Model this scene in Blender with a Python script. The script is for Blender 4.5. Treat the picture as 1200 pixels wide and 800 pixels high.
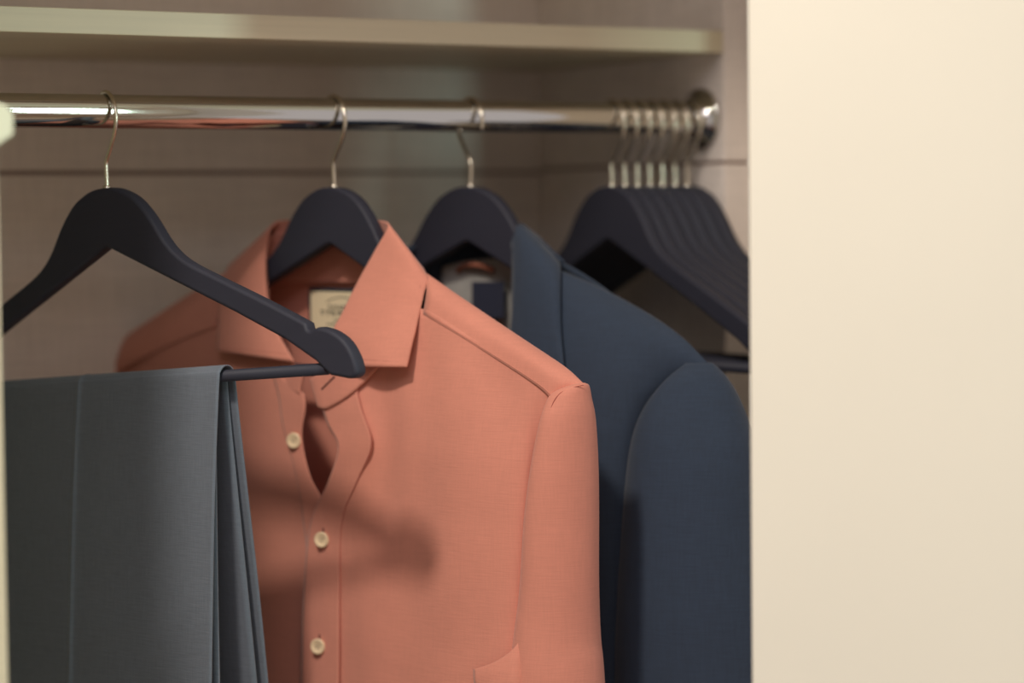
import bpy, bmesh, math, random
from mathutils import Vector, Matrix, noise

random.seed(7)
for o in list(bpy.data.objects):
    bpy.data.objects.remove(o, do_unlink=True)
SC = bpy.context.scene
COL = SC.collection
R = math.radians

# ------------------------------------------------------------------ camera
YAW, PITCH, ROLL = R(31.7), R(2.84), R(0.63)
CAM = Vector((-0.730, -1.747, 1.55))
f0 = Vector((math.sin(YAW), math.cos(YAW), 0)); r0 = Vector((math.cos(YAW), -math.sin(YAW), 0)); u0 = Vector((0, 0, 1))
fw = math.cos(PITCH) * f0 - math.sin(PITCH) * u0
up = math.cos(PITCH) * u0 + math.sin(PITCH) * f0
cr = math.cos(ROLL) * r0 - math.sin(ROLL) * up
cu = math.cos(ROLL) * up + math.sin(ROLL) * r0
cd = bpy.data.cameras.new('camera')
cam = bpy.data.objects.new('camera', cd); COL.objects.link(cam)
cam.matrix_world = Matrix(((cr.x, cu.x, -fw.x, CAM.x), (cr.y, cu.y, -fw.y, CAM.y), (cr.z, cu.z, -fw.z, CAM.z), (0, 0, 0, 1)))
cd.sensor_fit = 'HORIZONTAL'; cd.sensor_width = 36.0; cd.lens = 90.0
cd.clip_start = 0.02; cd.clip_end = 50
cd.dof.use_dof = True; cd.dof.focus_distance = 1.80; cd.dof.aperture_fstop = 2.4
SC.camera = cam

# ------------------------------------------------------------------ light
SC.view_settings.view_transform = 'Standard'
SC.view_settings.look = 'None'
SC.view_settings.gamma = 1.0
SC.view_settings.use_curve_mapping = False
SC.view_settings.exposure = 0.0

world = bpy.data.worlds.new('world'); SC.world = world; world.use_nodes = True
world.node_tree.nodes['Background'].inputs[0].default_value = (0.92, 0.85, 0.84, 1)
world.node_tree.nodes['Background'].inputs[1].default_value = 0.62

def lamp(name, kind, loc, energy, color, target=None, **kw):
    d = bpy.data.lights.new(name, kind); d.energy = energy; d.color = color
    for k, v in kw.items(): setattr(d, k, v)
    o = bpy.data.objects.new(name, d); COL.objects.link(o); o.location = loc
    if target is not None:
        o.rotation_euler = (Vector(target) - Vector(loc)).to_track_quat('-Z', 'Y').to_euler()
    return o

SPOT = (-0.70, -0.79, 2.64)
lamp('ceiling_spot', 'SPOT', SPOT, 76.0, (1.0, 0.90, 0.78), target=(0.12, -0.10, 0.80), shadow_soft_size=0.07, spot_size=R(88), spot_blend=1.0)
lamp('room_fill_light', 'AREA', (-0.9, -1.7, 2.70), 15.0, (0.90, 0.90, 1.0), target=(-0.9, -1.7, 0.0), shape='RECTANGLE', size=1.2, size_y=1.0)  # added soft fill from above to lift the shadows; no known fixture
lamp('window_daylight', 'AREA', (1.0, -2.55, 1.62), 17.0, (0.70, 1.0, 0.90), target=(0.0, 0.0, 1.66), shape='RECTANGLE', size=0.15, size_y=1.3)

# ------------------------------------------------------------------ materials
def srgb(r, g, b):
    f = lambda c: (c / 255 / 12.92) if c <= 10 else ((c / 255 + 0.055) / 1.055) ** 2.4
    return (f(r), f(g), f(b), 1.0)

def mat(name, col, rough=0.6, metal=0.0, sheen=0.0, coat=0.0, spec=0.5, weave=0.0, weave_scale=900.0, blotch=0.0, blotch_scale=14.0, grain=None, bump=0.0, trans=0.0):
    """procedural principled material: base colour modulated by a woven thread pattern, soft blotches or wood grain"""
    m = bpy.data.materials.new(name); m.use_nodes = True
    nt = m.node_tree; N = nt.nodes; L = nt.links
    b = N['Principled BSDF']
    b.inputs['Roughness'].default_value = rough; b.inputs['Metallic'].default_value = metal
    b.inputs['Sheen Weight'].default_value = sheen; b.inputs['Coat Weight'].default_value = coat
    b.inputs['Specular IOR Level'].default_value = spec
    b.inputs['Base Color'].default_value = col
    tc = N.new('ShaderNodeTexCoord')
    def scaled(sc):
        mp = N.new('ShaderNodeMapping'); mp.inputs['Scale'].default_value = sc
        L.new(tc.outputs['Object'], mp.inputs['Vector']); return mp
    fac = None
    def add(sock, amt):
        nonlocal fac
        mr = N.new('ShaderNodeMapRange'); mr.inputs[3].default_value = 1 - amt; mr.inputs[4].default_value = 1 + amt
        mr.inputs[1].default_value = 0.25; mr.inputs[2].default_value = 0.75
        L.new(sock, mr.inputs[0])
        if fac is None: fac = mr.outputs[0]
        else:
            mu = N.new('ShaderNodeMath'); mu.operation = 'MULTIPLY'
            L.new(fac, mu.inputs[0]); L.new(mr.outputs[0], mu.inputs[1]); fac = mu.outputs[0]
    hs = None
    if weave:
        for sc in ((weave_scale, weave_scale * .4, weave_scale * .06), (weave_scale * .06, weave_scale * .06, weave_scale)):
            mp = scaled(sc); n = N.new('ShaderNodeTexNoise'); n.inputs['Scale'].default_value = 1.0; n.inputs['Detail'].default_value = 1.0
            L.new(mp.outputs[0], n.inputs['Vector']); add(n.outputs['Fac'], weave); hs = n.outputs['Fac']
    if blotch:
        mp = scaled((blotch_scale,) * 3); n = N.new('ShaderNodeTexNoise'); n.inputs['Scale'].default_value = 1.0; n.inputs['Detail'].default_value = 3.0
        L.new(mp.outputs[0], n.inputs['Vector']); add(n.outputs['Fac'], blotch)
        if hs is None: hs = n.outputs['Fac']
    if grain:
        mp = scaled(grain[0]); n = N.new('ShaderNodeTexNoise'); n.inputs['Scale'].default_value = 1.0; n.inputs['Detail'].default_value = 4.0
        L.new(mp.outputs[0], n.inputs['Vector']); add(n.outputs['Fac'], grain[1]); hs = n.outputs['Fac']
    if fac is not None:
        mx = N.new('ShaderNodeVectorMath'); mx.operation = 'SCALE'
        mx.inputs[0].default_value = col[:3]; L.new(fac, mx.inputs['Scale']); L.new(mx.outputs[0], b.inputs['Base Color'])
    if trans:
        tl = N.new('ShaderNodeBsdfTranslucent'); tl.inputs['Color'].default_value = col
        mxs = N.new('ShaderNodeMixShader'); mxs.inputs[0].default_value = trans
        L.new(b.outputs[0], mxs.inputs[1]); L.new(tl.outputs[0], mxs.inputs[2])
        L.new(mxs.outputs[0], N['Material Output'].inputs['Surface'])
    if bump and hs is not None:
        bp = N.new('ShaderNodeBump'); bp.inputs['Strength'].default_value = bump; bp.inputs['Distance'].default_value = 0.0004
        L.new(hs, bp.inputs['Height']); L.new(bp.outputs[0], b.inputs['Normal'])
    return m

M = dict(
    laminate=mat('laminate_beige', srgb(233, 222, 215), 0.55, weave=0.05, weave_scale=420, blotch=0.04),
    shelf=mat('shelf_laminate', srgb(206, 194, 168), 0.45, grain=((6, 260, 260), 0.05)),
    seam=mat('seam_dark', srgb(160, 140, 130), 0.8, blotch=0.05),
    door=mat('door_paint', srgb(234, 228, 214), 0.5, blotch=0.015, blotch_scale=5),
    wallpaint=mat('room_paint', srgb(214, 200, 180), 0.8, blotch=0.02),
    floor=mat('floor_wood', srgb(150, 120, 95), 0.5, grain=((3, 40, 3), 0.15)),
    plastic=mat('white_plastic', srgb(206, 208, 184), 0.4, blotch=0.02),
    steel=mat('polished_steel', (0.62, 0.60, 0.57, 1), 0.045, 1.0, blotch=0.02),
    nickel=mat('hook_nickel', (0.74, 0.68, 0.58, 1), 0.24, 1.0, blotch=0.02),
    wood=mat('black_lacquer', srgb(46, 47, 59), 0.6, grain=((20, 300, 300), 0.05), spec=0.3),
    shirt=mat('salmon_cotton', srgb(208, 136, 117), 0.85, sheen=0.15, weave=0.03, weave_scale=1100, blotch=0.04, blotch_scale=22, bump=0.25, trans=0.0),
    thread=mat('salmon_thread', srgb(158, 84, 74), 0.9, blotch=0.05),
    button=mat('pearl_button', srgb(232, 208, 172), 0.3, coat=0.3, blotch=0.05, blotch_scale=200),
    dark=mat('buttonhole_dark', srgb(70, 34, 34), 0.9, blotch=0.05),
    navy=mat('navy_wool', srgb(42, 55, 74), 0.9, sheen=0.1, weave=0.08, weave_scale=1000, blotch=0.04, bump=0.2),
    lining=mat('grey_lining', srgb(160, 158, 154), 0.5, blotch=0.16, blotch_scale=40),
    navylabel=mat('navy_label', srgb(40, 44, 62), 0.7, blotch=0.08),
    grey=mat('grey_wool', srgb(98, 106, 118), 0.9, sheen=0.15, weave=0.07, weave_scale=1300, blotch=0.03, bump=0.25),
    cream=mat('label_cream', srgb(226, 210, 176), 0.7, blotch=0.03),
    print=mat('label_print', srgb(62, 60, 56), 0.8, blotch=0.03),
    border=mat('label_border', srgb(34, 44, 58), 0.8, blotch=0.05),
    rust=mat('rust_cloth', srgb(150, 92, 72), 0.9, weave=0.05),
)

# ------------------------------------------------------------------ mesh helpers
def link(o, parent=None):
    COL.objects.link(o)
    if parent is not None: o.parent = parent
    return o

def mesh_obj(name, verts, faces, m, parent=None, smooth=True):
    me = bpy.data.meshes.new(name); me.from_pydata([tuple(v) for v in verts], [], faces); me.update()
    bm = bmesh.new(); bm.from_mesh(me); bmesh.ops.recalc_face_normals(bm, faces=bm.faces); bm.to_mesh(me); bm.free()
    me.materials.append(m)
    if smooth:
        for p in me.polygons: p.use_smooth = len(p.vertices) <= 4
    return link(bpy.data.objects.new(name, me), parent)

def thing(name, label, cat, loc=(0, 0, 0), rz=0.0, group=None):
    o = bpy.data.objects.new(name, None); COL.objects.link(o)
    o.location = loc; o.rotation_euler = (0, 0, rz); o.empty_display_size = 0.05
    return tag(o, label, cat, group)

def tag(o, label, cat, group=None):
    o['label'] = label; o['category'] = cat
    if group: o['group'] = group
    return o

def struct(o):
    o['kind'] = 'structure'; return o

def box(name, lo, hi, m, parent=None, bevel=0.0):
    bm = bmesh.new()
    bmesh.ops.create_cube(bm, size=1.0)
    c = [(a + b) / 2 for a, b in zip(lo, hi)]; s = [b - a for a, b in zip(lo, hi)]
    for v in bm.verts: v.co = Vector((v.co.x * s[0] + c[0], v.co.y * s[1] + c[1], v.co.z * s[2] + c[2]))
    if bevel: bmesh.ops.bevel(bm, geom=bm.edges[:], offset=bevel, segments=2, profile=0.5, affect='EDGES')
    me = bpy.data.meshes.new(name); bm.to_mesh(me); bm.free(); me.materials.append(m)
    return link(bpy.data.objects.new(name, me), parent)

def cr1(p0, p1, p2, p3, t):
    return 0.5 * ((2 * p1) + (p2 - p0) * t + (2 * p0 - 5 * p1 + 4 * p2 - p3) * t * t + (3 * p1 - p0 - 3 * p2 + p3) * t ** 3)

def spline(pts, n, closed=False):
    """Catmull-Rom through pts, n samples per span"""
    P = [Vector(p) for p in pts]; out = []; k = len(P)
    if closed:
        for i in range(k):
            for j in range(n): out.append(cr1(P[i - 1], P[i], P[(i + 1) % k], P[(i + 2) % k], j / n))
        return out
    ext = [2 * P[0] - P[1]] + P + [2 * P[-1] - P[-2]]
    for i in range(k - 1):
        for j in range(n): out.append(cr1(ext[i], ext[i + 1], ext[i + 2], ext[i + 3], j / n))
    out.append(P[-1]); return out

def sheet(name, net, m, parent, nu=6, nv=6, thick=0.0008, amp=0.0, freq=9.0, off=0.0, seed=0.0, mirror=False):
    """cloth panel: a smooth surface through a net of control points (local metres), with real thickness"""
    if mirror: net = [[(-x, y, z) for x, y, z in r] for r in net]
    rows = [spline(r, nu) for r in net]
    cols = [spline([r[i] for r in rows], nv) for i in range(len(rows[0]))]
    w, h = len(cols), len(cols[0]); V = []
    for i in range(w):
        for j in range(h):
            v = cols[i][j].copy(); v.y += off
            if amp:
                e = min(1.0, min(i, w - 1 - i, j) / 5.0)
                v.y += e * amp * noise.noise(Vector((v.x * freq * 1.6, seed, v.z * freq * 0.55)))
            V.append(v)
    F = [(i * h + j, (i + 1) * h + j, (i + 1) * h + j + 1, i * h + j + 1) for i in range(w - 1) for j in range(h - 1)]
    o = mesh_obj(name, V, F, m, parent)
    s = o.modifiers.new('cloth_thickness', 'SOLIDIFY'); s.thickness = thick; s.offset = 0
    return o

def tube_rings(name, rings, m, parent, n=36, sub=5, thick=0.0008, amp=0.0, freq=9.0, seed=0.0, mirror=False):
    """sleeve: elliptical rings given by a left point, right point and half depth"""
    A = spline([r[0] for r in rings], sub); B = spline([r[1] for r in rings], sub)
    D = [v.x for v in spline([(r[2], 0, 0) for r in rings], sub)]
    V = []
    for a, b, d in zip(A, B, D):
        c = (a + b) / 2; e = (b - a) / 2
        for k in range(n):
            t = 2 * math.pi * k / n
            p = c + e * math.cos(t) + Vector((0, 1, 0)) * (d * math.sin(t))
            if amp: p += Vector((e.normalized().x, 0, 0)) * 0 + Vector((0, 1, 0)) * amp * math.sin(t) * noise.noise(Vector((p.x * freq * 2, seed, p.z * freq * .6)))
            if mirror: p = Vector((-p.x, p.y, p.z))
            V.append(p)
    rows = len(A)
    F = [(i * n + k, i * n + (k + 1) % n, (i + 1) * n + (k + 1) % n, (i + 1) * n + k) for i in range(rows - 1) for k in range(n)]
    F.append(tuple(range(n)))
    o = mesh_obj(name, V, F, m, parent)
    s = o.modifiers.new('cloth_thickness', 'SOLIDIFY'); s.thickness = thick; s.offset = 0
    return o

def tube(name, pts, r, m, parent=None, n=10, sub=6, taper=None, closed_ends=True):
    P = spline(pts, sub) if sub > 1 else [Vector(p) for p in pts]
    V = []; T = (P[1] - P[0]).normalized()
    up = Vector((0, 0, 1)) if abs(T.z) < 0.9 else Vector((0, 1, 0))
    nrm = T.cross(up).normalized()
    for i, p in enumerate(P):
        t = (P[min(i + 1, len(P) - 1)] - P[max(i - 1, 0)]).normalized()
        nrm = (nrm - t * nrm.dot(t)).normalized(); b = t.cross(nrm)
        rr = r * (taper(i / (len(P) - 1)) if taper else 1)
        for k in range(n):
            a = 2 * math.pi * k / n; V.append(p + (nrm * math.cos(a) + b * math.sin(a)) * rr)
    F = [(i * n + k, i * n + (k + 1) % n, (i + 1) * n + (k + 1) % n, (i + 1) * n + k) for i in range(len(P) - 1) for k in range(n)]
    if closed_ends: F += [tuple(range(n)), tuple(range((len(P) - 1) * n, len(P) * n))]
    return mesh_obj(name, V, F, m, parent)

def lathe_y(name, prof, m, parent, loc, n=32):
    """turned shape about local y: prof is (radius, y)"""
    V = []; F = []
    for r, y in prof:
        for k in range(n):
            a = 2 * math.pi * k / n; V.append((loc[0] + r * math.cos(a), loc[1] + y, loc[2] + r * math.sin(a)))
    for i in range(len(prof) - 1):
        for k in range(n): F.append((i * n + k, i * n + (k + 1) % n, (i + 1) * n + (k + 1) % n, (i + 1) * n + k))
    F += [tuple(range(n)), tuple(range((len(prof) - 1) * n, len(prof) * n))]
    return mesh_obj(name, V, F, m, parent)

def prism(name, outline, y0, y1, m, parent=None, bevel=0.0, segs=3, smooth=True):
    """flat outline in x/z given thickness along y, edges rounded"""
    bm = bmesh.new()
    vs = [bm.verts.new((x, y0, z)) for x, z in outline]
    f = bm.faces.new(vs)
    ex = bmesh.ops.extrude_face_region(bm, geom=[f])
    for v in ex['geom']:
        if isinstance(v, bmesh.types.BMVert): v.co.y = y1
    bmesh.ops.recalc_face_normals(bm, faces=bm.faces)
    if bevel:
        ed = [e for e in bm.edges if abs(e.verts[0].co.y - e.verts[1].co.y) < 1e-6]
        bmesh.ops.bevel(bm, geom=ed, offset=bevel, segments=segs, profile=0.5, affect='EDGES', clamp_overlap=True)
    big = [q for q in bm.faces if len(q.verts) > 4]
    bmesh.ops.triangulate(bm, faces=big)
    me = bpy.data.meshes.new(name); bm.to_mesh(me); bm.free(); me.materials.append(m)
    if smooth:
        for p in me.polygons: p.use_smooth = len(p.vertices) == 4
    return link(bpy.data.objects.new(name, me), parent)

# ------------------------------------------------------------------ the closet shell
RZ = 1.628            # rail axis height
BACK = 0.257; FRONT = -0.03; SIDE = 0.5395
SEAM = 1.5885
wb = struct(box('wall_back', (-0.75, BACK + 0.004, 0.0), (1.0, BACK + 0.03, 2.35), M['seam']))
box('panel', (-0.75, BACK, SEAM + 0.002), (1.0, BACK + 0.0039, 2.35), M['laminate'], wb)
box('panel', (-0.75, BACK, 0.0), (1.0, BACK + 0.0039, SEAM - 0.002), M['laminate'], wb)
wr = struct(box('wall_right', (SIDE + 0.003, FRONT + 0.003, 0.0), (SIDE + 0.0265, BACK - 0.0005, 2.35), M['seam']))
box('panel', (SIDE, FRONT, SEAM + 0.004), (SIDE + 0.027, BACK - 0.0005, 2.35), M['laminate'], wr, 0.0008)
box('panel', (SIDE, FRONT, 0.0), (SIDE + 0.027, BACK - 0.0005, SEAM + 0.001), M['laminate'], wr, 0.0008)
wl = struct(box('wall_left', (-0.200, -0.270, 0.0), (-0.1805, BACK - 0.0005, 2.35), M['shelf'], None, 0.0008))
cap = prism('end_cap', [(-0.210, 1.594), (-0.184, 1.594), (-0.1732, 1.601), (-0.1732, 1.614), (-0.178, 1.6185), (-0.186, 1.621), (-0.210, 1.6215)], -0.280, -0.250, M['plastic'], wl, 0.0015)
cap['label'] = 'white plastic end cap'
dr = struct(box('door_1', (0.0, 0.0, 0.03), (0.80, 0.024, 2.30), M['door'], None, 0.0015))
dr.location = (0.2475, -0.45, 0); dr.rotation_euler.z = -R(58)
struct(box('light_blocker_1', (-2.4, -0.30, 2.0), (1.2995, -0.28, 2.7499), M['wallpaint']))  # unseen header added to keep the spot off the wall above the shelf
struct(box('light_blocker_2', (SIDE + 0.0275, -0.28, 0.0), (SIDE + 0.09, FRONT - 0.0005, 2.35), M['wallpaint'], None, 0.002))  # unseen jamb added to block side light from the right panel's edge
# the room the closet opens into (seen in the rail and by the bounce light)
struct(box('floor', (-2.4, -2.75, -0.05), (1.4, 0.35, 0.0), M['floor']))
struct(box('ceiling', (-2.4, -2.75, 2.75), (1.4, 0.35, 2.80), M['wallpaint']))
struct(box('wall_front', (-2.4, -2.75, 0.0), (1.4, -2.65, 2.75), M['wallpaint']))

sh = box('closet_shelf', (-0.180, FRONT, RZ + 0.0536), (SIDE - 0.0005, BACK - 0.0005, RZ + 0.0716), M['shelf'], None, 0.0007)
tag(sh, 'pale laminate shelf board running above the chrome clothes rail', 'shelf')

# ------------------------------------------------------------------ the rail
rail = thing('clothes_rail', 'polished chrome clothes rail that all the hangers hang from', 'rail', (0.2, 0, RZ))
def xcyl(name, x0, x1, prof, m, parent, n=96):
    V = []; F = []
    for x, r in prof:
        for k in range(n):
            a = 2 * math.pi * k / n; V.append((x, r * math.cos(a), r * math.sin(a)))
    for i in range(len(prof) - 1):
        for k in range(n): F.append((i * n + k, i * n + (k + 1) % n, (i + 1) * n + (k + 1) % n, (i + 1) * n + k))
    F += [tuple(range(n)), tuple(range((len(prof) - 1) * n, len(prof) * n))]
    return mesh_obj(name, V, F, m, parent)
xcyl('tube', 0, 0, [(-0.380, 0.0125), (-0.375, 0.0125), (SIDE - 0.205, 0.0125), (SIDE - 0.2005, 0.0125)], M['steel'], rail)
fx = SIDE - 0.2003
xcyl('end_socket', 0, 0, [(fx, 0.026), (fx - 0.003, 0.026), (fx - 0.005, 0.0245), (fx - 0.006, 0.0165), (fx - 0.014, 0.016), (fx - 0.015, 0.0150), (fx - 0.015, 0.0128)], M['steel'], rail)

# ------------------------------------------------------------------ hangers
ZT = 1.5725           # top of the hanger wood
HT = [(0, 0), (0.009, -0.0006), (0.018, -0.0030), (0.030, -0.0092), (0.040, -0.0185), (0.048, -0.0285), (0.0600, -0.0455), (0.0755, -0.0585), (0.105, -0.0728), (0.1445, -0.0907), (0.176, -0.1058), (0.1846, -0.1102),
      (0.1856, -0.1142), (0.1885, -0.1156), (0.1925, -0.1143), (0.1970, -0.1138), (0.2080, -0.1174), (0.2185, -0.1250), (0.2250, -0.1358), (0.2272, -0.1450), (0.2250, -0.1490), (0.2200, -0.1502), (0.2120, -0.1488), (0.2030, -0.1470)]
HB = [(0.1908, -0.1365), (0.1652, -0.1205), (0.1198, -0.0982), (0.0568, -0.0692), (0.004, -0.0448)]
def hanger_outline():
    right = [HT[0]]
    sp = spline([(x, 0, z) for x, z in HT[:12]], 4); right = [(v.x, v.z) for v in sp]
    sp = spline([(x, 0, z) for x, z in HT[12:]], 3); right += [(v.x, v.z) for v in sp]
    right += HB
    left = [(-x, z) for x, z in reversed(right)]
    return right + [(0.0, -0.0436)] + left[:-1]
OUT = hanger_outline()

def hook_path(flip):
    """wire in the x/z plane: stem, S-bend and the arc over the rail"""
    dz = RZ - ZT
    rc = 0.0190; cz = dz + 0.0125 + 0.0016 - rc
    p = [(0, 0, -0.012), (0, 0, 0.004), (-0.0008, 0, 0.016), (0.001, 0, 0.0215), (0.008, 0, 0.0295), (0.0155, 0, cz - 0.0115)]
    for a in range(-12, 206, 14): p.append((rc * math.cos(R(a)), 0, cz + rc * math.sin(R(a))))
    if flip: p = [(-x, y, z) for x, y, z in p]
    return p

def make_hanger(label, X, psi, tilt=0.0, flip=False, hook_turn=58.3, loc_z=ZT):
    rz = -(YAW + R(psi))
    t = thing('suit_hanger', label, 'hanger', (X, 0, loc_z), rz, 'black wooden suit hangers on the rail')
    b = prism('wooden_body', OUT, -0.0057, 0.0057, M['wood'], t, 0.0028, 3)
    b.rotation_euler.y = -R(tilt)
    bar = tube('trouser_bar', [(-0.197, 0, -0.1425), (0.197, 0, -0.1425)], 0.0042, M['wood'], t, n=16, sub=1)
    bar.rotation_euler.y = -R(tilt)
    h = tube('hook', hook_path(flip), 0.0016, M['nickel'], t, n=10, sub=4)
    h.rotation_euler.z = -R(hook_turn - psi)
    col = lathe_z('ferrule', [(0.0032, -0.003), (0.0032, 0.0012), (0.0024, 0.002)], M['nickel'], t)
    return t

def lathe_z(name, prof, m, parent, n=16):
    V = [(r * math.cos(2 * math.pi * k / n), r * math.sin(2 * math.pi * k / n), z) for r, z in prof for k in range(n)]
    F = [(i * n + k, i * n + (k + 1) % n, (i + 1) * n + (k + 1) % n, (i + 1) * n + k) for i in range(len(prof) - 1) for k in range(n)]
    F += [tuple(range(n)), tuple(range((len(prof) - 1) * n, len(prof) * n))]
    return mesh_obj(name, V, F, m, parent)

def copy_tree(o, parent=None):
    c = o.copy(); COL.objects.link(c); c.parent = parent
    for ch in o.children: copy_tree(ch, c)
    return c

PSI1, TILT1 = 36.0, 4.5
hanger1 = make_hanger('black wooden suit hanger carrying the grey trousers, nearest to the camera', 0.003, PSI1, TILT1)
hanger2 = make_hanger('black wooden suit hanger inside the salmon shirt collar', 0.190, 44.0, -1.5)
hanger3 = make_hanger('black wooden suit hanger inside the navy suit jacket', 0.312, 41.0, -1.0, flip=True)
for i, (X, psi, lab) in enumerate([
        (0.4470, 55.6, 'first empty black hanger of the far bunch, next to the navy jacket'),
        (0.4597, 55.3, 'second empty black hanger of the far bunch, counting from the navy jacket'),
        (0.4724, 55.5, 'third empty black hanger of the far bunch, counting from the navy jacket'),
        (0.4851, 55.2, 'fourth empty black hanger of the far bunch, counting from the navy jacket'),
        (0.4978, 55.5, 'fifth empty black hanger of the far bunch, counting from the navy jacket'),
        (0.5105, 55.4, 'sixth empty black hanger of the far bunch, second from the rail end'),
        (0.5232, 55.3, 'last empty black hanger of the far bunch, right at the rail end')]):
    c = copy_tree(hanger2)
    c.location = (X, 0, ZT); c.rotation_euler.z = -(YAW + R(psi)); c['label'] = lab
    c['group'] = 'empty black hangers at the far end of the rail'
    for ch in c.children:
        ch.rotation_euler.y = 0
        if ch.name.startswith('hook'): ch.rotation_euler.z = -R(58.3 - psi)

# ------------------------------------------------------------------ garment control nets (metres, in each garment's own frame)
SH_FRONT_R = [[(0.0237,-0.0396,-0.1499),(0.0457,-0.0368,-0.1402),(0.0719,-0.0294,-0.1206),(0.0948,-0.0212,-0.1014),(0.1138,-0.0166,-0.0911),(0.169,-0.0156,-0.1136),(0.2111,-0.0138,-0.1325),(0.2357,-0.0101,-0.1481)],[(0.0337,-0.0405,-0.1783),(0.058,-0.0382,-0.1664),(0.0805,-0.0294,-0.1546),(0.1059,-0.029,-0.1435),(0.1299,-0.0244,-0.1391),(0.1761,-0.0216,-0.145),(0.2135,-0.0166,-0.1547),(0.2304,-0.0092,-0.1677)],[(0.0469,-0.0423,-0.1948),(0.0692,-0.0386,-0.1913),(0.0873,-0.0313,-0.1909),(0.1117,-0.0336,-0.1881),(0.1406,-0.0304,-0.1831),(0.1848,-0.0276,-0.1809),(0.2157,-0.0193,-0.1835),(0.2234,-0.0083,-0.1936)],[(0.0333,-0.0409,-0.2227),(0.0636,-0.0391,-0.2183),(0.085,-0.0331,-0.2175),(0.1113,-0.0354,-0.2143),(0.1389,-0.0327,-0.2103),(0.1871,-0.0304,-0.2075),(0.217,-0.0212,-0.2088),(0.2189,-0.0074,-0.2146)],[(0.0123,-0.04,-0.2541),(0.0502,-0.0396,-0.2499),(0.0851,-0.0354,-0.2464),(0.1122,-0.0368,-0.243),(0.1398,-0.034,-0.24),(0.1885,-0.0322,-0.2365),(0.2163,-0.0225,-0.2366),(0.2143,-0.0064,-0.2419)],[(0.0033,-0.04,-0.3057),(0.0458,-0.04,-0.3017),(0.0861,-0.0391,-0.298),(0.1121,-0.0377,-0.2957),(0.1408,-0.0359,-0.2932),(0.1895,-0.034,-0.2888),(0.2135,-0.0239,-0.2877),(0.2101,-0.0046,-0.2933)],[(-0.0019,-0.0405,-0.3849),(0.0428,-0.0405,-0.3794),(0.0856,-0.04,-0.3743),(0.114,-0.0391,-0.3709),(0.1421,-0.0368,-0.3678),(0.1883,-0.034,-0.3626),(0.2107,-0.0239,-0.3613),(0.2074,-0.0046,-0.3644)],[(-0.0137,-0.0405,-0.5522),(0.0335,-0.0405,-0.5436),(0.0787,-0.04,-0.5355),(0.111,-0.0391,-0.5299),(0.1411,-0.0368,-0.5249),(0.1857,-0.034,-0.5173),(0.2101,-0.0239,-0.515),(0.2068,-0.0046,-0.5195)]]
SH_PLACKET = [[(0.0272,-0.0412,-0.1625),(0.0455,-0.0395,-0.1554),(0.0626,-0.0369,-0.1485)],[(0.035,-0.0416,-0.1782),(0.0531,-0.0407,-0.1713),(0.0699,-0.0387,-0.1646)],[(0.0481,-0.0435,-0.1947),(0.0649,-0.0416,-0.1926),(0.0805,-0.0387,-0.1907)],[(0.0346,-0.0421,-0.2225),(0.0512,-0.0416,-0.2202),(0.0665,-0.0401,-0.2181)],[(0.0136,-0.0412,-0.2538),(0.0322,-0.0414,-0.2518),(0.0494,-0.0406,-0.2499)],[(0.0046,-0.0412,-0.3054),(0.026,-0.0416,-0.3034),(0.046,-0.041,-0.3016)],[(-0.0006,-0.0416,-0.3846),(0.0224,-0.042,-0.3817),(0.0439,-0.0415,-0.3792)],[(-0.0124,-0.0416,-0.5517),(0.0119,-0.042,-0.5472),(0.0347,-0.0415,-0.5432)]]
SH_FRONT_L = [[(-0.2804,-0.0037,-0.1506),(-0.1975,-0.0138,-0.1234),(-0.1279,-0.0166,-0.105),(-0.0795,-0.0221,-0.1145),(-0.0365,-0.0313,-0.1315),(0.003,-0.0368,-0.1573)],[(-0.2908,-0.0018,-0.1772),(-0.2008,-0.0156,-0.162),(-0.1234,-0.023,-0.1517),(-0.0727,-0.0285,-0.1515),(-0.0299,-0.034,-0.1575),(0.0052,-0.0373,-0.1689)],[(-0.2967,-0.0018,-0.2139),(-0.1993,-0.0212,-0.2002),(-0.1199,-0.0285,-0.1921),(-0.0668,-0.0327,-0.1911),(-0.0245,-0.0359,-0.19),(-0.0007,-0.0368,-0.19)],[(-0.3002,-0.0018,-0.2506),(-0.1969,-0.0239,-0.2384),(-0.1148,-0.0317,-0.2304),(-0.0588,-0.035,-0.2265),(-0.0162,-0.0368,-0.2223),(0.0075,-0.0368,-0.2182)],[(-0.3055,-0.0009,-0.3024),(-0.1938,-0.0258,-0.2907),(-0.1097,-0.0336,-0.283),(-0.0517,-0.0368,-0.2779),(-0.0036,-0.0368,-0.2739),(0.0343,-0.0359,-0.2709)],[(-0.3131,0.0,-0.4287),(-0.1961,-0.0267,-0.4106),(-0.1117,-0.0345,-0.3992),(-0.0534,-0.0377,-0.3916),(-0.0061,-0.0368,-0.3859),(0.0358,-0.0359,-0.381)],[(-0.3214,0.0,-0.6162),(-0.2012,-0.0267,-0.589),(-0.1162,-0.0345,-0.572),(-0.0576,-0.0377,-0.5607),(-0.0099,-0.0368,-0.5523),(0.0323,-0.0359,-0.5448)]]
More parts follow.
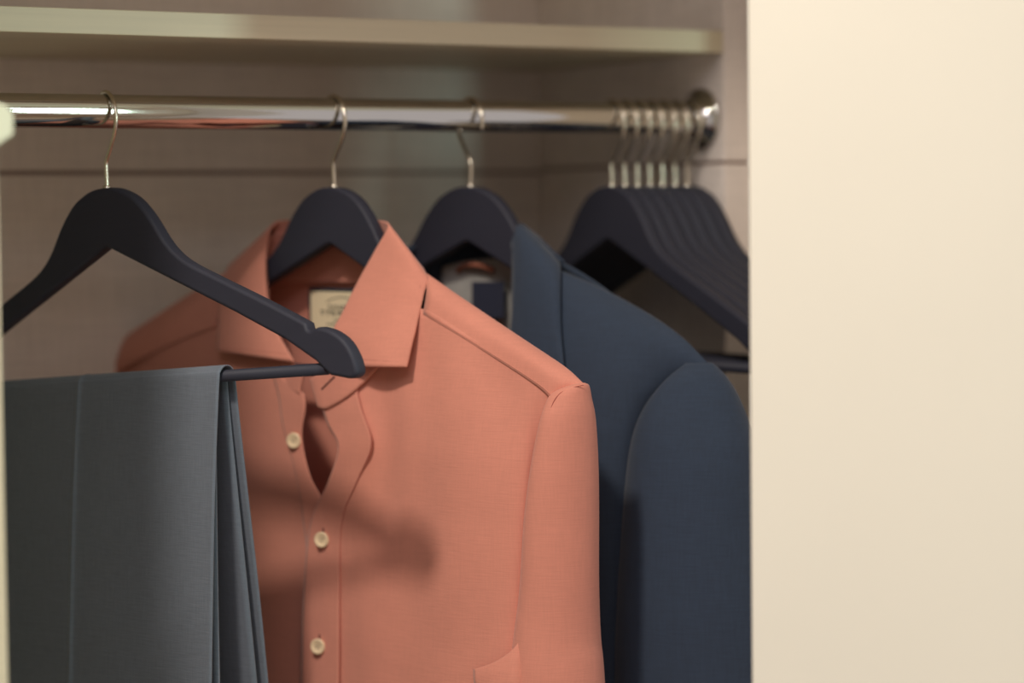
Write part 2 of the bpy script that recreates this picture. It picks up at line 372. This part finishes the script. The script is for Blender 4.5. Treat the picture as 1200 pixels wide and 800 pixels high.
SH_FACING_L = [[(-0.0379,-0.0337,-0.1394),(-0.0158,-0.0361,-0.1483),(0.0051,-0.0378,-0.1572)],[(-0.0282,-0.0355,-0.1587),(-0.0104,-0.0373,-0.1637),(0.0063,-0.0383,-0.1688)],[(-0.0212,-0.0369,-0.1832),(-0.0094,-0.0377,-0.1865),(0.0014,-0.0378,-0.1899)],[(-0.008,-0.0378,-0.2139),(0.0013,-0.0382,-0.2159),(0.0096,-0.0378,-0.218)],[(0.0001,-0.0378,-0.2473),(0.014,-0.038,-0.2457),(0.0269,-0.0374,-0.2441)],[(0.0073,-0.0383,-0.299),(0.0228,-0.0382,-0.2976),(0.0373,-0.0374,-0.2963)],[(0.0053,-0.0383,-0.3909),(0.0218,-0.0382,-0.3889),(0.0373,-0.0374,-0.3871)]]
SH_YOKE_R = [[(0.0586,0.0138,-0.0725),(0.1176,0.0184,-0.1005),(0.171,0.0175,-0.1212),(0.2168,0.0138,-0.1368),(0.2474,0.0074,-0.1457)],[(0.0953,0.0018,-0.0642),(0.1493,0.0046,-0.0912),(0.2006,0.0046,-0.1148),(0.2362,0.0037,-0.1308),(0.2562,0.0014,-0.142)],[(0.112,-0.011,-0.0763),(0.1646,-0.011,-0.1015),(0.2137,-0.011,-0.1223),(0.2423,-0.0083,-0.1372),(0.251,-0.0037,-0.1449)],[(0.1149,-0.0177,-0.0948),(0.17,-0.0168,-0.1178),(0.2122,-0.015,-0.1367),(0.2303,-0.0131,-0.1464),(0.2387,-0.0117,-0.1539)]]
SH_YOKE_L = [[(-0.1104,0.0138,-0.0742),(-0.1816,0.0184,-0.1067),(-0.2372,0.0175,-0.1258),(-0.2853,0.0138,-0.1378),(-0.3096,0.0074,-0.1566)],[(-0.1321,0.0018,-0.0659),(-0.1839,0.0046,-0.0852),(-0.2317,0.0046,-0.1051),(-0.28,0.0037,-0.1278),(-0.3063,0.0014,-0.1532)],[(-0.1202,-0.012,-0.0839),(-0.1637,-0.012,-0.099),(-0.2041,-0.012,-0.1159),(-0.2504,-0.0101,-0.1342),(-0.2888,-0.0046,-0.1552)],[(-0.1226,-0.0193,-0.1102),(-0.1596,-0.0175,-0.1194),(-0.1953,-0.0156,-0.1295),(-0.2378,-0.0129,-0.143),(-0.2805,-0.0055,-0.1563)]]
SH_BACK = [[(-0.312,0.0074,-0.1566),(-0.2144,0.0175,-0.1216),(-0.1124,0.0156,-0.066),(-0.0767,0.0212,-0.0469),(-0.0301,0.023,-0.0442),(0.0189,0.0212,-0.0468),(0.0568,0.0156,-0.0661),(0.1528,0.0184,-0.1155),(0.2507,0.0074,-0.1455)],[(-0.3202,0.0092,-0.1865),(-0.2257,0.0253,-0.176),(-0.1209,0.0221,-0.1022),(-0.0807,0.0239,-0.0844),(-0.0329,0.0248,-0.0804),(0.0152,0.0239,-0.0831),(0.0588,0.0221,-0.0986),(0.1454,0.0253,-0.1602),(0.2503,0.0092,-0.1668)],[(-0.3216,0.0092,-0.2308),(-0.2328,0.0299,-0.2272),(-0.1313,0.0294,-0.1722),(-0.0887,0.0294,-0.1567),(-0.0395,0.0294,-0.1514),(0.0079,0.0294,-0.153),(0.0499,0.0294,-0.1645),(0.1402,0.0299,-0.2051),(0.245,0.0092,-0.1973)],[(-0.3217,0.0046,-0.4304),(-0.2412,0.0322,-0.4245),(-0.1431,0.0345,-0.4129),(-0.1003,0.0345,-0.4076),(-0.0506,0.0345,-0.4015),(-0.0024,0.0345,-0.3957),(0.0594,0.0345,-0.3881),(0.1463,0.0299,-0.3768),(0.2182,0.0,-0.3638)],[(-0.3276,0.0046,-0.6183),(-0.2463,0.0322,-0.6092),(-0.1475,0.0345,-0.5917),(-0.1044,0.0345,-0.5839),(-0.0543,0.0345,-0.5748),(-0.0058,0.0345,-0.566),(0.0563,0.0345,-0.5548),(0.1438,0.0299,-0.538),(0.216,0.0,-0.5188)]]
SH_BAND = [[(0.0163,-0.0414,-0.1449),(0.0248,-0.0421,-0.1407),(0.0471,-0.0396,-0.1285),(0.0553,-0.0239,-0.0919),(0.057,-0.0046,-0.0476),(0.0309,0.012,-0.0375),(-0.0278,0.0212,-0.0322),(-0.0802,0.012,-0.0346),(-0.0759,-0.0046,-0.0545),(-0.0464,-0.0239,-0.1043),(-0.0102,-0.0368,-0.1331),(0.0049,-0.0382,-0.1403)],[(0.0205,-0.0415,-0.1554),(0.0308,-0.0421,-0.1533),(0.0558,-0.0391,-0.1397),(0.0719,-0.0248,-0.1075),(0.0754,-0.0069,-0.0666),(0.0448,0.0129,-0.0567),(-0.0292,0.0221,-0.0535),(-0.0942,0.0129,-0.056),(-0.0876,-0.0069,-0.0724),(-0.0603,-0.0225,-0.1107),(-0.0179,-0.0354,-0.1412),(0.0023,-0.0377,-0.1488)],[(0.0247,-0.0416,-0.1658),(0.0368,-0.0421,-0.1659),(0.0645,-0.0386,-0.1509),(0.0883,-0.0258,-0.1229),(0.0935,-0.0092,-0.0854),(0.0585,0.0138,-0.0757),(-0.0307,0.023,-0.075),(-0.1084,0.0138,-0.0776),(-0.0994,-0.0092,-0.0904),(-0.0744,-0.0212,-0.1171),(-0.0257,-0.034,-0.1494),(-0.0004,-0.0373,-0.1574)]]
SH_LEAF_R = [[(-0.0158,0.0212,-0.0282),(0.0273,0.0138,-0.0258),(0.059,0.0009,-0.0297),(0.0543,-0.0083,-0.0488),(0.0459,-0.0184,-0.0717),(0.0405,-0.0294,-0.0946),(0.0388,-0.0377,-0.1109),(0.0577,-0.0442,-0.1337)],[(-0.0122,0.02,-0.0313),(0.0334,0.0123,-0.0291),(0.0662,-0.0012,-0.0343),(0.063,-0.0104,-0.0527),(0.0559,-0.0201,-0.0744),(0.0515,-0.0307,-0.096),(0.0502,-0.0387,-0.1118),(0.0668,-0.045,-0.1334)],[(-0.0063,0.0187,-0.0371),(0.0441,0.0103,-0.0354),(0.0791,-0.0045,-0.0429),(0.0785,-0.0137,-0.06),(0.0738,-0.0225,-0.0793),(0.0714,-0.0323,-0.0988),(0.0709,-0.0397,-0.1136),(0.0832,-0.0457,-0.133)],[(-0.0021,0.0201,-0.0446),(0.0547,0.0109,-0.0435),(0.0924,-0.0056,-0.0541),(0.0951,-0.0148,-0.0695),(0.0936,-0.0225,-0.0859),(0.0937,-0.0311,-0.1025),(0.0941,-0.0379,-0.1161),(0.1009,-0.0435,-0.1327)],[(-0.0017,0.0258,-0.0535),(0.0626,0.0156,-0.0531),(0.1036,-0.0028,-0.0671),(0.1101,-0.012,-0.0807),(0.112,-0.0184,-0.0936),(0.1149,-0.0258,-0.1071),(0.1164,-0.0317,-0.1193),(0.117,-0.0368,-0.1327)]]
SH_LEAF_L = [[(-0.0357,0.0212,-0.0281),(-0.0718,0.0138,-0.0252),(-0.0755,0.0009,-0.0304),(-0.0714,-0.0083,-0.0477),(-0.0611,-0.0184,-0.0695),(-0.0468,-0.0276,-0.0896),(-0.0276,-0.0359,-0.11),(-0.0009,-0.0423,-0.1325)],[(-0.039,0.0204,-0.0311),(-0.077,0.0127,-0.0287),(-0.0804,-0.0008,-0.0347),(-0.0758,-0.0101,-0.0517),(-0.0662,-0.0198,-0.0725),(-0.053,-0.0285,-0.0916),(-0.0355,-0.0364,-0.1108),(-0.0114,-0.0425,-0.1318)],[(-0.0463,0.0195,-0.037),(-0.0878,0.0112,-0.0355),(-0.0904,-0.0033,-0.043),(-0.0851,-0.0128,-0.0594),(-0.0769,-0.0217,-0.0782),(-0.0656,-0.0296,-0.0955),(-0.0515,-0.0366,-0.1124),(-0.0324,-0.0421,-0.1305)],[(-0.0586,0.0209,-0.0446),(-0.1049,0.0117,-0.0444),(-0.1067,-0.0042,-0.054),(-0.1003,-0.014,-0.0697),(-0.0939,-0.0217,-0.0859),(-0.0853,-0.0285,-0.1007),(-0.0757,-0.0344,-0.1147),(-0.0633,-0.039,-0.129)],[(-0.077,0.0258,-0.0538),(-0.1291,0.0156,-0.0551),(-0.1298,-0.0018,-0.0671),(-0.1222,-0.012,-0.0818),(-0.118,-0.0184,-0.0952),(-0.1126,-0.0239,-0.1071),(-0.1084,-0.0285,-0.1177),(-0.1042,-0.0322,-0.1275)]]
SH_SLEEVE_R = [((0.2428,-0.0018,-0.1435),(0.2557,0.0018,-0.1414),0.0043),((0.2355,-0.0064,-0.1502),(0.2578,0.0014,-0.1431),0.0115),((0.233,-0.0083,-0.158),(0.2589,0.0009,-0.1514),0.0158),((0.2295,-0.0083,-0.1727),(0.2603,0.0009,-0.167),0.0216),((0.2233,-0.0083,-0.2003),(0.2607,0.0018,-0.1988),0.0259),((0.2151,-0.0074,-0.2405),(0.2601,0.0028,-0.2381),0.0288),((0.2094,-0.0064,-0.2901),(0.2579,0.0037,-0.2867),0.031),((0.2029,-0.0064,-0.3277),(0.2574,0.0046,-0.3232),0.0324),((0.1981,-0.0064,-0.3653),(0.2602,0.0046,-0.3593),0.0331),((0.188,-0.0064,-0.5225),(0.2639,0.0055,-0.5112),0.0331)]
SH_SLEEVE_L = [((-0.3068,0.0018,-0.1503),(-0.2757,-0.0018,-0.1491),0.0043),((-0.3137,0.0014,-0.1601),(-0.2548,-0.0055,-0.1575),0.013),((-0.3214,0.0009,-0.1934),(-0.2534,-0.0074,-0.1896),0.0216),((-0.3316,0.0018,-0.2456),(-0.2525,-0.0074,-0.2398),0.0274),((-0.3422,0.0037,-0.3432),(-0.2519,-0.0064,-0.3335),0.031),((-0.3513,0.0046,-0.4341),(-0.2498,-0.0064,-0.4201),0.0331),((-0.3637,0.0055,-0.625),(-0.2481,-0.0064,-0.6016),0.0331)]
SH_FOLD = [[(0.1836,-0.0386,-0.3465),(0.2012,-0.0382,-0.3403),(0.2151,-0.035,-0.3318),(0.2216,-0.0294,-0.3227),(0.2231,-0.023,-0.3161)],[(0.1866,-0.0409,-0.3556),(0.2054,-0.0409,-0.3503),(0.2192,-0.0377,-0.3449),(0.2248,-0.0313,-0.3391),(0.2253,-0.023,-0.3353)],[(0.1919,-0.0414,-0.3733),(0.2094,-0.0419,-0.371),(0.2231,-0.0386,-0.3698),(0.2277,-0.0313,-0.3703),(0.2272,-0.0221,-0.3717)],[(0.1962,-0.0405,-0.4772),(0.2136,-0.0409,-0.4742),(0.2265,-0.0386,-0.4725),(0.2286,-0.0304,-0.4737),(0.2282,-0.0212,-0.4755)]]
SH_ARMHOLE = [(0.2599,-0.0028,-0.1422),(0.2528,-0.0092,-0.1445),(0.2482,-0.0156,-0.1485),(0.245,-0.0202,-0.1573),(0.242,-0.0216,-0.1724),(0.2372,-0.023,-0.1983),(0.2319,-0.023,-0.2227)]
SH_BUTTONS = [(0.0289,-0.0426,-0.2655),(0.0233,-0.043,-0.347),(0.0185,-0.043,-0.4304)]
SH_BUTTON_L = (-0.0058,-0.0384,-0.1928)
SH_HOLES = [(0.029,-0.0421,-0.259),(0.0234,-0.0426,-0.3402)]
SH_BANDHOLE = [(0.0304,-0.043,-0.152),(0.0444,-0.0426,-0.1419)]
SH_LABEL = [(-0.0546,0.0209,-0.0785),(0.0243,0.0209,-0.0776),(0.0236,0.0209,-0.117),(-0.0566,0.0209,-0.1191)]
JK_FRONT = [[(0.0515,-0.01,-0.0456),(0.0775,-0.012,-0.0548),(0.0996,-0.011,-0.0652),(0.1366,-0.005,-0.0794),(0.1799,-0.003,-0.0981),(0.2109,-0.002,-0.1153),(0.2337,0.001,-0.135)],[(0.0623,-0.023,-0.0744),(0.0865,-0.023,-0.0774),(0.1086,-0.022,-0.0818),(0.147,-0.018,-0.0943),(0.1851,-0.015,-0.1103),(0.2098,-0.011,-0.125),(0.2241,-0.004,-0.1389)],[(0.0687,-0.033,-0.1134),(0.0945,-0.033,-0.1141),(0.1174,-0.033,-0.1149),(0.1563,-0.03,-0.1205),(0.1823,-0.025,-0.1327),(0.1959,-0.018,-0.1466),(0.2024,-0.008,-0.1546)],[(0.0601,-0.042,-0.1657),(0.0939,-0.043,-0.1643),(0.1251,-0.043,-0.163),(0.1598,-0.04,-0.1644),(0.1785,-0.033,-0.1679),(0.1858,-0.024,-0.1745),(0.1853,-0.009,-0.1819)],[(0.0512,-0.047,-0.2383),(0.0942,-0.0485,-0.2354),(0.1288,-0.0485,-0.2332),(0.1598,-0.045,-0.2315),(0.1745,-0.037,-0.2313),(0.1787,-0.026,-0.2333),(0.1751,-0.007,-0.2365)],[(0.0453,-0.049,-0.3911),(0.0925,-0.051,-0.3854),(0.129,-0.051,-0.3812),(0.158,-0.047,-0.3785),(0.1712,-0.039,-0.3782),(0.1746,-0.027,-0.3796),(0.1686,-0.005,-0.3835)],[(0.0391,-0.049,-0.5595),(0.0901,-0.051,-0.5504),(0.1268,-0.051,-0.5441),(0.1561,-0.047,-0.54),(0.1693,-0.039,-0.5394),(0.1728,-0.027,-0.5414),(0.1669,-0.005,-0.5471)]]
JK_LAPEL = [[(0.0394,0.002,-0.0391),(0.0466,0.001,-0.0311),(0.0618,0.0005,-0.0371),(0.0782,0.0005,-0.0497),(0.0884,0.0005,-0.0596)],[(0.054,-0.012,-0.0522),(0.0671,-0.016,-0.0468),(0.0835,-0.017,-0.0507),(0.0954,-0.015,-0.0573),(0.1014,-0.012,-0.0626)],[(0.065,-0.024,-0.0743),(0.0797,-0.028,-0.0708),(0.0977,-0.03,-0.0713),(0.1087,-0.029,-0.0738),(0.1129,-0.026,-0.0777)],[(0.0714,-0.034,-0.1067),(0.087,-0.038,-0.1049),(0.1057,-0.04,-0.1045),(0.1188,-0.0395,-0.1055),(0.1225,-0.037,-0.1081)],[(0.0691,-0.042,-0.1457),(0.0882,-0.046,-0.1448),(0.1103,-0.048,-0.144),(0.1271,-0.048,-0.1434),(0.1337,-0.046,-0.1433)],[(0.056,-0.048,-0.2115),(0.0787,-0.052,-0.2099),(0.1044,-0.054,-0.2084),(0.1296,-0.054,-0.207),(0.1412,-0.052,-0.2065)],[(0.0369,-0.05,-0.3053),(0.0599,-0.054,-0.3029),(0.0877,-0.056,-0.3002),(0.1133,-0.056,-0.298),(0.1284,-0.054,-0.297)]]
JK_COLLAR_BACK = [[(0,0.026,-0.03),(0.025,0.024,-0.03),(0.042,0.014,-0.031),(0.052,0.0,-0.031)],[(0,0.034,-0.045),(0.03,0.032,-0.045),(0.058,0.02,-0.046),(0.072,0.0,-0.043)],[(0,0.032,-0.061),(0.034,0.03,-0.061),(0.07,0.018,-0.064),(0.094,0.002,-0.06)]]
JK_SLEEVE = [((0.2178,-0.005,-0.134),(0.2337,0.003,-0.1339),0.0072),((0.2056,-0.01,-0.1467),(0.243,0.003,-0.1424),0.0187),((0.1902,-0.013,-0.1662),(0.2514,0.004,-0.1547),0.0259),((0.1802,-0.015,-0.1881),(0.2598,0.005,-0.1745),0.0317),((0.1742,-0.016,-0.2204),(0.268,0.006,-0.2017),0.036),((0.1687,-0.016,-0.2721),(0.2738,0.008,-0.2572),0.0389),((0.1649,-0.017,-0.3239),(0.2779,0.008,-0.3132),0.0396),((0.1625,-0.018,-0.3823),(0.2798,0.009,-0.3729),0.0396),((0.1597,-0.023,-0.5445),(0.283,0.005,-0.5294),0.0374)]
JK_BACK = [[(0,0.03,-0.058),(0.04,0.028,-0.058),(0.095,0.01,-0.064),(0.17,0.004,-0.1025),(0.218,0.001,-0.141)],[(0,0.034,-0.09),(0.05,0.036,-0.09),(0.1,0.03,-0.105),(0.165,0.022,-0.13),(0.205,0.006,-0.155)],[(0,0.04,-0.15),(0.05,0.042,-0.15),(0.1,0.04,-0.16),(0.15,0.03,-0.17),(0.185,0.004,-0.19)],[(0,0.045,-0.4),(0.05,0.047,-0.4),(0.1,0.045,-0.4),(0.15,0.032,-0.4),(0.18,0.0,-0.4)],[(0,0.045,-0.62),(0.05,0.047,-0.62),(0.1,0.045,-0.62),(0.15,0.032,-0.62),(0.18,0.0,-0.62)]]
JK_LINING = [[(-0.046,0.016,-0.064),(-0.022,0.022,-0.059),(0,0.0235,-0.058),(0.022,0.022,-0.059),(0.047,0.014,-0.064)],[(-0.05,0.018,-0.085),(-0.024,0.0235,-0.085),(0,0.025,-0.085),(0.024,0.0235,-0.085),(0.05,0.013,-0.088)],[(-0.055,0.024,-0.15),(-0.026,0.03,-0.15),(0,0.032,-0.15),(0.026,0.03,-0.15),(0.056,0.018,-0.15)],[(-0.06,0.028,-0.26),(-0.03,0.034,-0.26),(0,0.037,-0.26),(0.03,0.034,-0.26),(0.06,0.022,-0.26)]]
JK_LOOP = [(-0.0316,0.018,-0.0673),(-0.0214,0.016,-0.0631),(-0.0108,0.0155,-0.0624),(-0.0012,0.016,-0.0637),(0.007,0.018,-0.0671)]
JK_LABEL = [(-0.016,0.018,-0.0762),(0.0186,0.017,-0.0758),(0.0173,0.018,-0.1044),(-0.0173,0.019,-0.1051)]

# ------------------------------------------------------------------ trousers over the first hanger's bar
tr = thing('suit_trousers', 'grey wool trousers folded over the bar of the nearest hanger', 'trousers', (0.003, 0, ZT), -(YAW + R(PSI1)))
st = math.tan(R(TILT1)); BARZ = -0.1425 / math.cos(R(TILT1))
def bar_z(x): return BARZ + (x - 0.011) * st
def leaf(name, xs, rad, prof_f, prof_b, right_shift, amp, seed, crease=None):
    """one trouser leg: cloth going up the front, over the bar and down the back"""
    rows = []
    for x in xs:
        top = bar_z(x); col = []
        for d, y in reversed(prof_f): col.append((x + right_shift(d), y, top - d))
        for a in range(180, -1, -30): col.append((x, rad * math.cos(R(a)), top + rad * math.sin(R(a))))
        for d, y in prof_b: col.append((x + right_shift(d), y, top - d))
        if crease:
            cx, ca = crease
            g = ca * math.exp(-((x - cx) / 0.0022) ** 2)
            col = [(px, py - (g if py < 0 else -g), pz + (g * 0.4 if pz > top else 0)) for px, py, pz in col]
        rows.append(col)
    return sheet(name, rows, M['grey'], tr, nu=3, nv=3, thick=0.0011, amp=amp, freq=5, seed=seed)
XS = [-0.205, -0.17, -0.12, -0.075, -0.045, -0.031, -0.027, -0.0245, -0.022, -0.018, -0.005, 0.02, 0.05, 0.08, 0.105, 0.115]
bz = 0.0046
outer = leaf('trouser_leg', XS, bz + 0.0035,
     [(0.03, -0.0105), (0.09, -0.014), (0.16, -0.0165), (0.25, -0.019), (0.36, -0.021), (0.50, -0.021)],
     [(0.03, 0.0125), (0.09, 0.022), (0.16, 0.033), (0.25, 0.045), (0.36, 0.056), (0.50, 0.064)],
     lambda d: -0.018 * d, 0.0015, 1.3, (-0.0245, 0.0013))
XS2 = [-0.200, -0.12, -0.05, 0.0, 0.05, 0.09, 0.1095]
inner = leaf('trouser_leg', XS2, bz + 0.0008,
     [(0.03, -0.0065), (0.09, -0.007), (0.16, -0.007), (0.25, -0.006), (0.36, -0.004), (0.50, 0.0)],
     [(0.03, 0.0085), (0.09, 0.016), (0.16, 0.025), (0.25, 0.036), (0.36, 0.046), (0.50, 0.054)],
     lambda d: -0.004 * d, 0.0012, 4.1)

# ------------------------------------------------------------------ the salmon shirt
sr = thing('dress_shirt', 'salmon pink cotton dress shirt with open spread collar and pearl buttons', 'shirt', (0.190, 0, ZT), -(YAW + R(44.0)))
sheet('front_panel', SH_FRONT_R, M['shirt'], sr, 6, 6, amp=0.006, freq=10, seed=2.2)
sheet('front_panel', SH_FRONT_L, M['shirt'], sr, 6, 6, amp=0.004, freq=10, seed=5.2)
pk = sheet('button_placket', SH_PLACKET, M['shirt'], sr, 6, 8, thick=0.0010)
sheet('button_facing', SH_FACING_L, M['shirt'], sr, 6, 8, thick=0.0008)
yk = sheet('shoulder_yoke', SH_YOKE_R, M['shirt'], sr, 8, 6, thick=0.0008)
sheet('shoulder_yoke', SH_YOKE_L, M['shirt'], sr, 8, 6, thick=0.0008)
sheet('back_panel', SH_BACK, M['shirt'], sr, 6, 6, amp=0.003, freq=7, seed=8.0)
tube_rings('sleeve', SH_SLEEVE_R, M['shirt'], sr, amp=0.007, freq=9, seed=3.0)
tube_rings('sleeve', SH_SLEEVE_L, M['shirt'], sr, amp=0.007, freq=9, seed=6.0)
sheet('sleeve_fold', SH_FOLD, M['shirt'], sr, 6, 6)
sheet('collar_band', SH_BAND, M['shirt'], sr, 8, 6, thick=0.0016)
lr = sheet('collar_leaf', SH_LEAF_R, M['shirt'], sr, 8, 8, thick=0.0016)
ll = sheet('collar_leaf', SH_LEAF_L, M['shirt'], sr, 8, 8, thick=0.0016)

def line_on(name, pts, r, parent, m=None, sub=6): return tube(name, pts, r, m or M['thread'], parent, n=6, sub=sub)
def inset(net, u0, u1, v, off, n=12):
    """points along a panel, v across (0..1 between rows), u along (0..1)"""
    rows = [spline(r, 8) for r in net]; cols = [spline([r[i] for r in rows], 8) for i in range(len(rows[0]))]
    out = []
    for k in range(n + 1):
        u = u0 + (u1 - u0) * k / n; p = cols[round(u * (len(cols) - 1))][round(v * (len(cols[0]) - 1))]
        out.append(p + Vector((0, off, 0)))
    return out
def inset_v(net, u, v0, v1, off, n=12):
    rows = [spline(r, 8) for r in net]; cols = [spline([r[i] for r in rows], 8) for i in range(len(rows[0]))]
    c = cols[round(u * (len(cols) - 1))]
    return [c[round((v0 + (v1 - v0) * k / n) * (len(c) - 1))] + Vector((0, off, 0)) for k in range(n + 1)]
line_on('stitching', inset(SH_LEAF_R, 0.32, 0.965, 0.95, -0.0007), 0.00022, lr)
line_on('stitching', inset_v(SH_LEAF_R, 0.965, 0.1, 0.95, -0.0007), 0.00022, lr)
line_on('stitching', inset_v(SH_LEAF_L, 0.965, 0.1, 0.95, -0.0007), 0.00022, ll)
line_on('stitching', inset_v(SH_PLACKET, 0.97, 0.03, 0.98, -0.0007, 24), 0.00026, pk)
line_on('stitching', inset(SH_YOKE_R, 0.0, 1.0, 0.95, -0.0005), 0.00025, yk, M['shirt'])

line_on('armhole_seam', SH_ARMHOLE, 0.0003, sr)
def shirt_button(p, parent):
    r = 0.0060
    b = lathe_y('button', [(0.0005, 0.0008), (r * .92, 0.0008), (r, 0.0), (r, -0.0009), (r * .93, -0.0015), (r * .78, -0.0016), (r * .66, -0.0010), (0.0004, -0.0009)], M['button'], parent, (0, 0, 0), 28)
    b.location = (p[0], p[1] - 0.0012, p[2]); b.rotation_euler.z = R(22)
    for sx in (-1, 1):
        for sz in (-1, 1):
            lathe_y('thread_hole', [(0.0005, -0.0010), (0.0005, -0.00125)], M['print'], b, (sx * 0.0010, 0, sz * 0.0010), 8)
    return b
for p in SH_BUTTONS: shirt_button(p, sr)
shirt_button(SH_BUTTON_L, sr)
for p in SH_HOLES: line_on('buttonhole', [(p[0], p[1], p[2] + 0.0022), (p[0], p[1], p[2] - 0.0022)], 0.0006, pk, M['dark'], 1)
line_on('buttonhole', SH_BANDHOLE, 0.0006, sr, M['dark'], 1)

# neck label with its print
A, B, Cc, D = [Vector(p) for p in SH_LABEL]
lw = (B - A).length; lh = (D - A).length
lb = box('neck_label', (0, -0.0004, -lh), (lw, 0.0004, 0), M['border'], sr, 0.0002)
lb.location = A
lb['label'] = 'cream label with navy edge and small print'
lc = box('label_face', (0.0028, -0.0009, -lh + 0.0028), (lw - 0.0028, -0.00045, -0.0028), M['cream'], lb)
def text(name, body, size, x, z, parent, m, squash=1.0):
    cu = bpy.data.curves.new(name, 'FONT'); cu.body = body; cu.size = size; cu.align_x = 'CENTER'; cu.space_character = 1.35; cu.offset = size * 0.035; cu.extrude = 0.00006
    to = bpy.data.objects.new(name, cu); COL.objects.link(to)
    bpy.context.view_layer.update()
    me = bpy.data.meshes.new_from_object(to.evaluated_get(bpy.context.evaluated_depsgraph_get()))
    bpy.data.objects.remove(to, do_unlink=True)
    me.materials.clear(); me.materials.append(m)
    o = link(bpy.data.objects.new(name, me), parent)
    o.rotation_euler = (math.pi / 2, 0, 0); o.location = (x, -0.00098, z); o.scale = (squash, 1, 1)
    return o
cxl = lw * 0.5
text('lettering', 'CHARLES', 0.0046, cxl, -0.0165, lb, M['print'], 1.35)
text('lettering', 'TYRWHITT', 0.0054, cxl, -0.0213, lb, M['print'], 1.5)
arc = [(cxl + 0.0425 * math.sin(R(a)), -0.0010, -0.0495 + 0.0425 * math.cos(R(a))) for a in range(-25, 26, 5)]
tube('label_arch', arc, 0.00032, M['print'], lb, n=6, sub=2)
for z, w in ((-0.0248, 0.020), (-0.0282, 0.036)):
    box('label_rule', (cxl - w / 2, -0.0011, z - 0.0004), (cxl + w / 2, -0.0009, z + 0.0004), M['print'], lb)

# ------------------------------------------------------------------ the navy jacket
jk = thing('suit_jacket', 'navy blue wool suit jacket hanging behind the salmon shirt', 'jacket', (0.312, 0, ZT), -(YAW + R(41.0)))
for mir in (False, True):
    sheet('front_panel', JK_FRONT, M['navy'], jk, 6, 6, thick=0.0016, amp=0.003, freq=7, seed=1.0 + mir, mirror=mir)
    sheet('lapel', JK_LAPEL[2:] if mir else JK_LAPEL, M['navy'], jk, 6, 6, thick=0.0022, mirror=mir)
    sheet('back_collar', [[(x * (1 - 0.25 * mir), y, z - 0.010 * mir) for x, y, z in r] for r in JK_COLLAR_BACK], M['navy'], jk, 6, 6, thick=0.0022, mirror=mir)
    tube_rings('sleeve', JK_SLEEVE, M['navy'], jk, amp=0.010, freq=8, seed=2.0, thick=0.0016, mirror=mir)
    sheet('back_panel', JK_BACK, M['navy'], jk, 6, 6, thick=0.0016, mirror=mir)
sheet('lining', JK_LINING, M['lining'], jk, 6, 6, thick=0.0006, amp=0.003, freq=20, seed=3.0)
hl = tube('hanging_loop', JK_LOOP, 0.0022, M['rust'], jk, n=8, sub=6)
P = [Vector(p) for p in JK_LABEL]
lb2 = mesh_obj('inner_label', P + [p + Vector((0, 0.0008, 0)) for p in P], [(0, 1, 2, 3), (4, 5, 6, 7), (0, 1, 5, 4), (1, 2, 6, 5), (2, 3, 7, 6), (3, 0, 4, 7)], M['navylabel'], jk, False)
lb2['label'] = 'dark woven label inside the jacket neck'
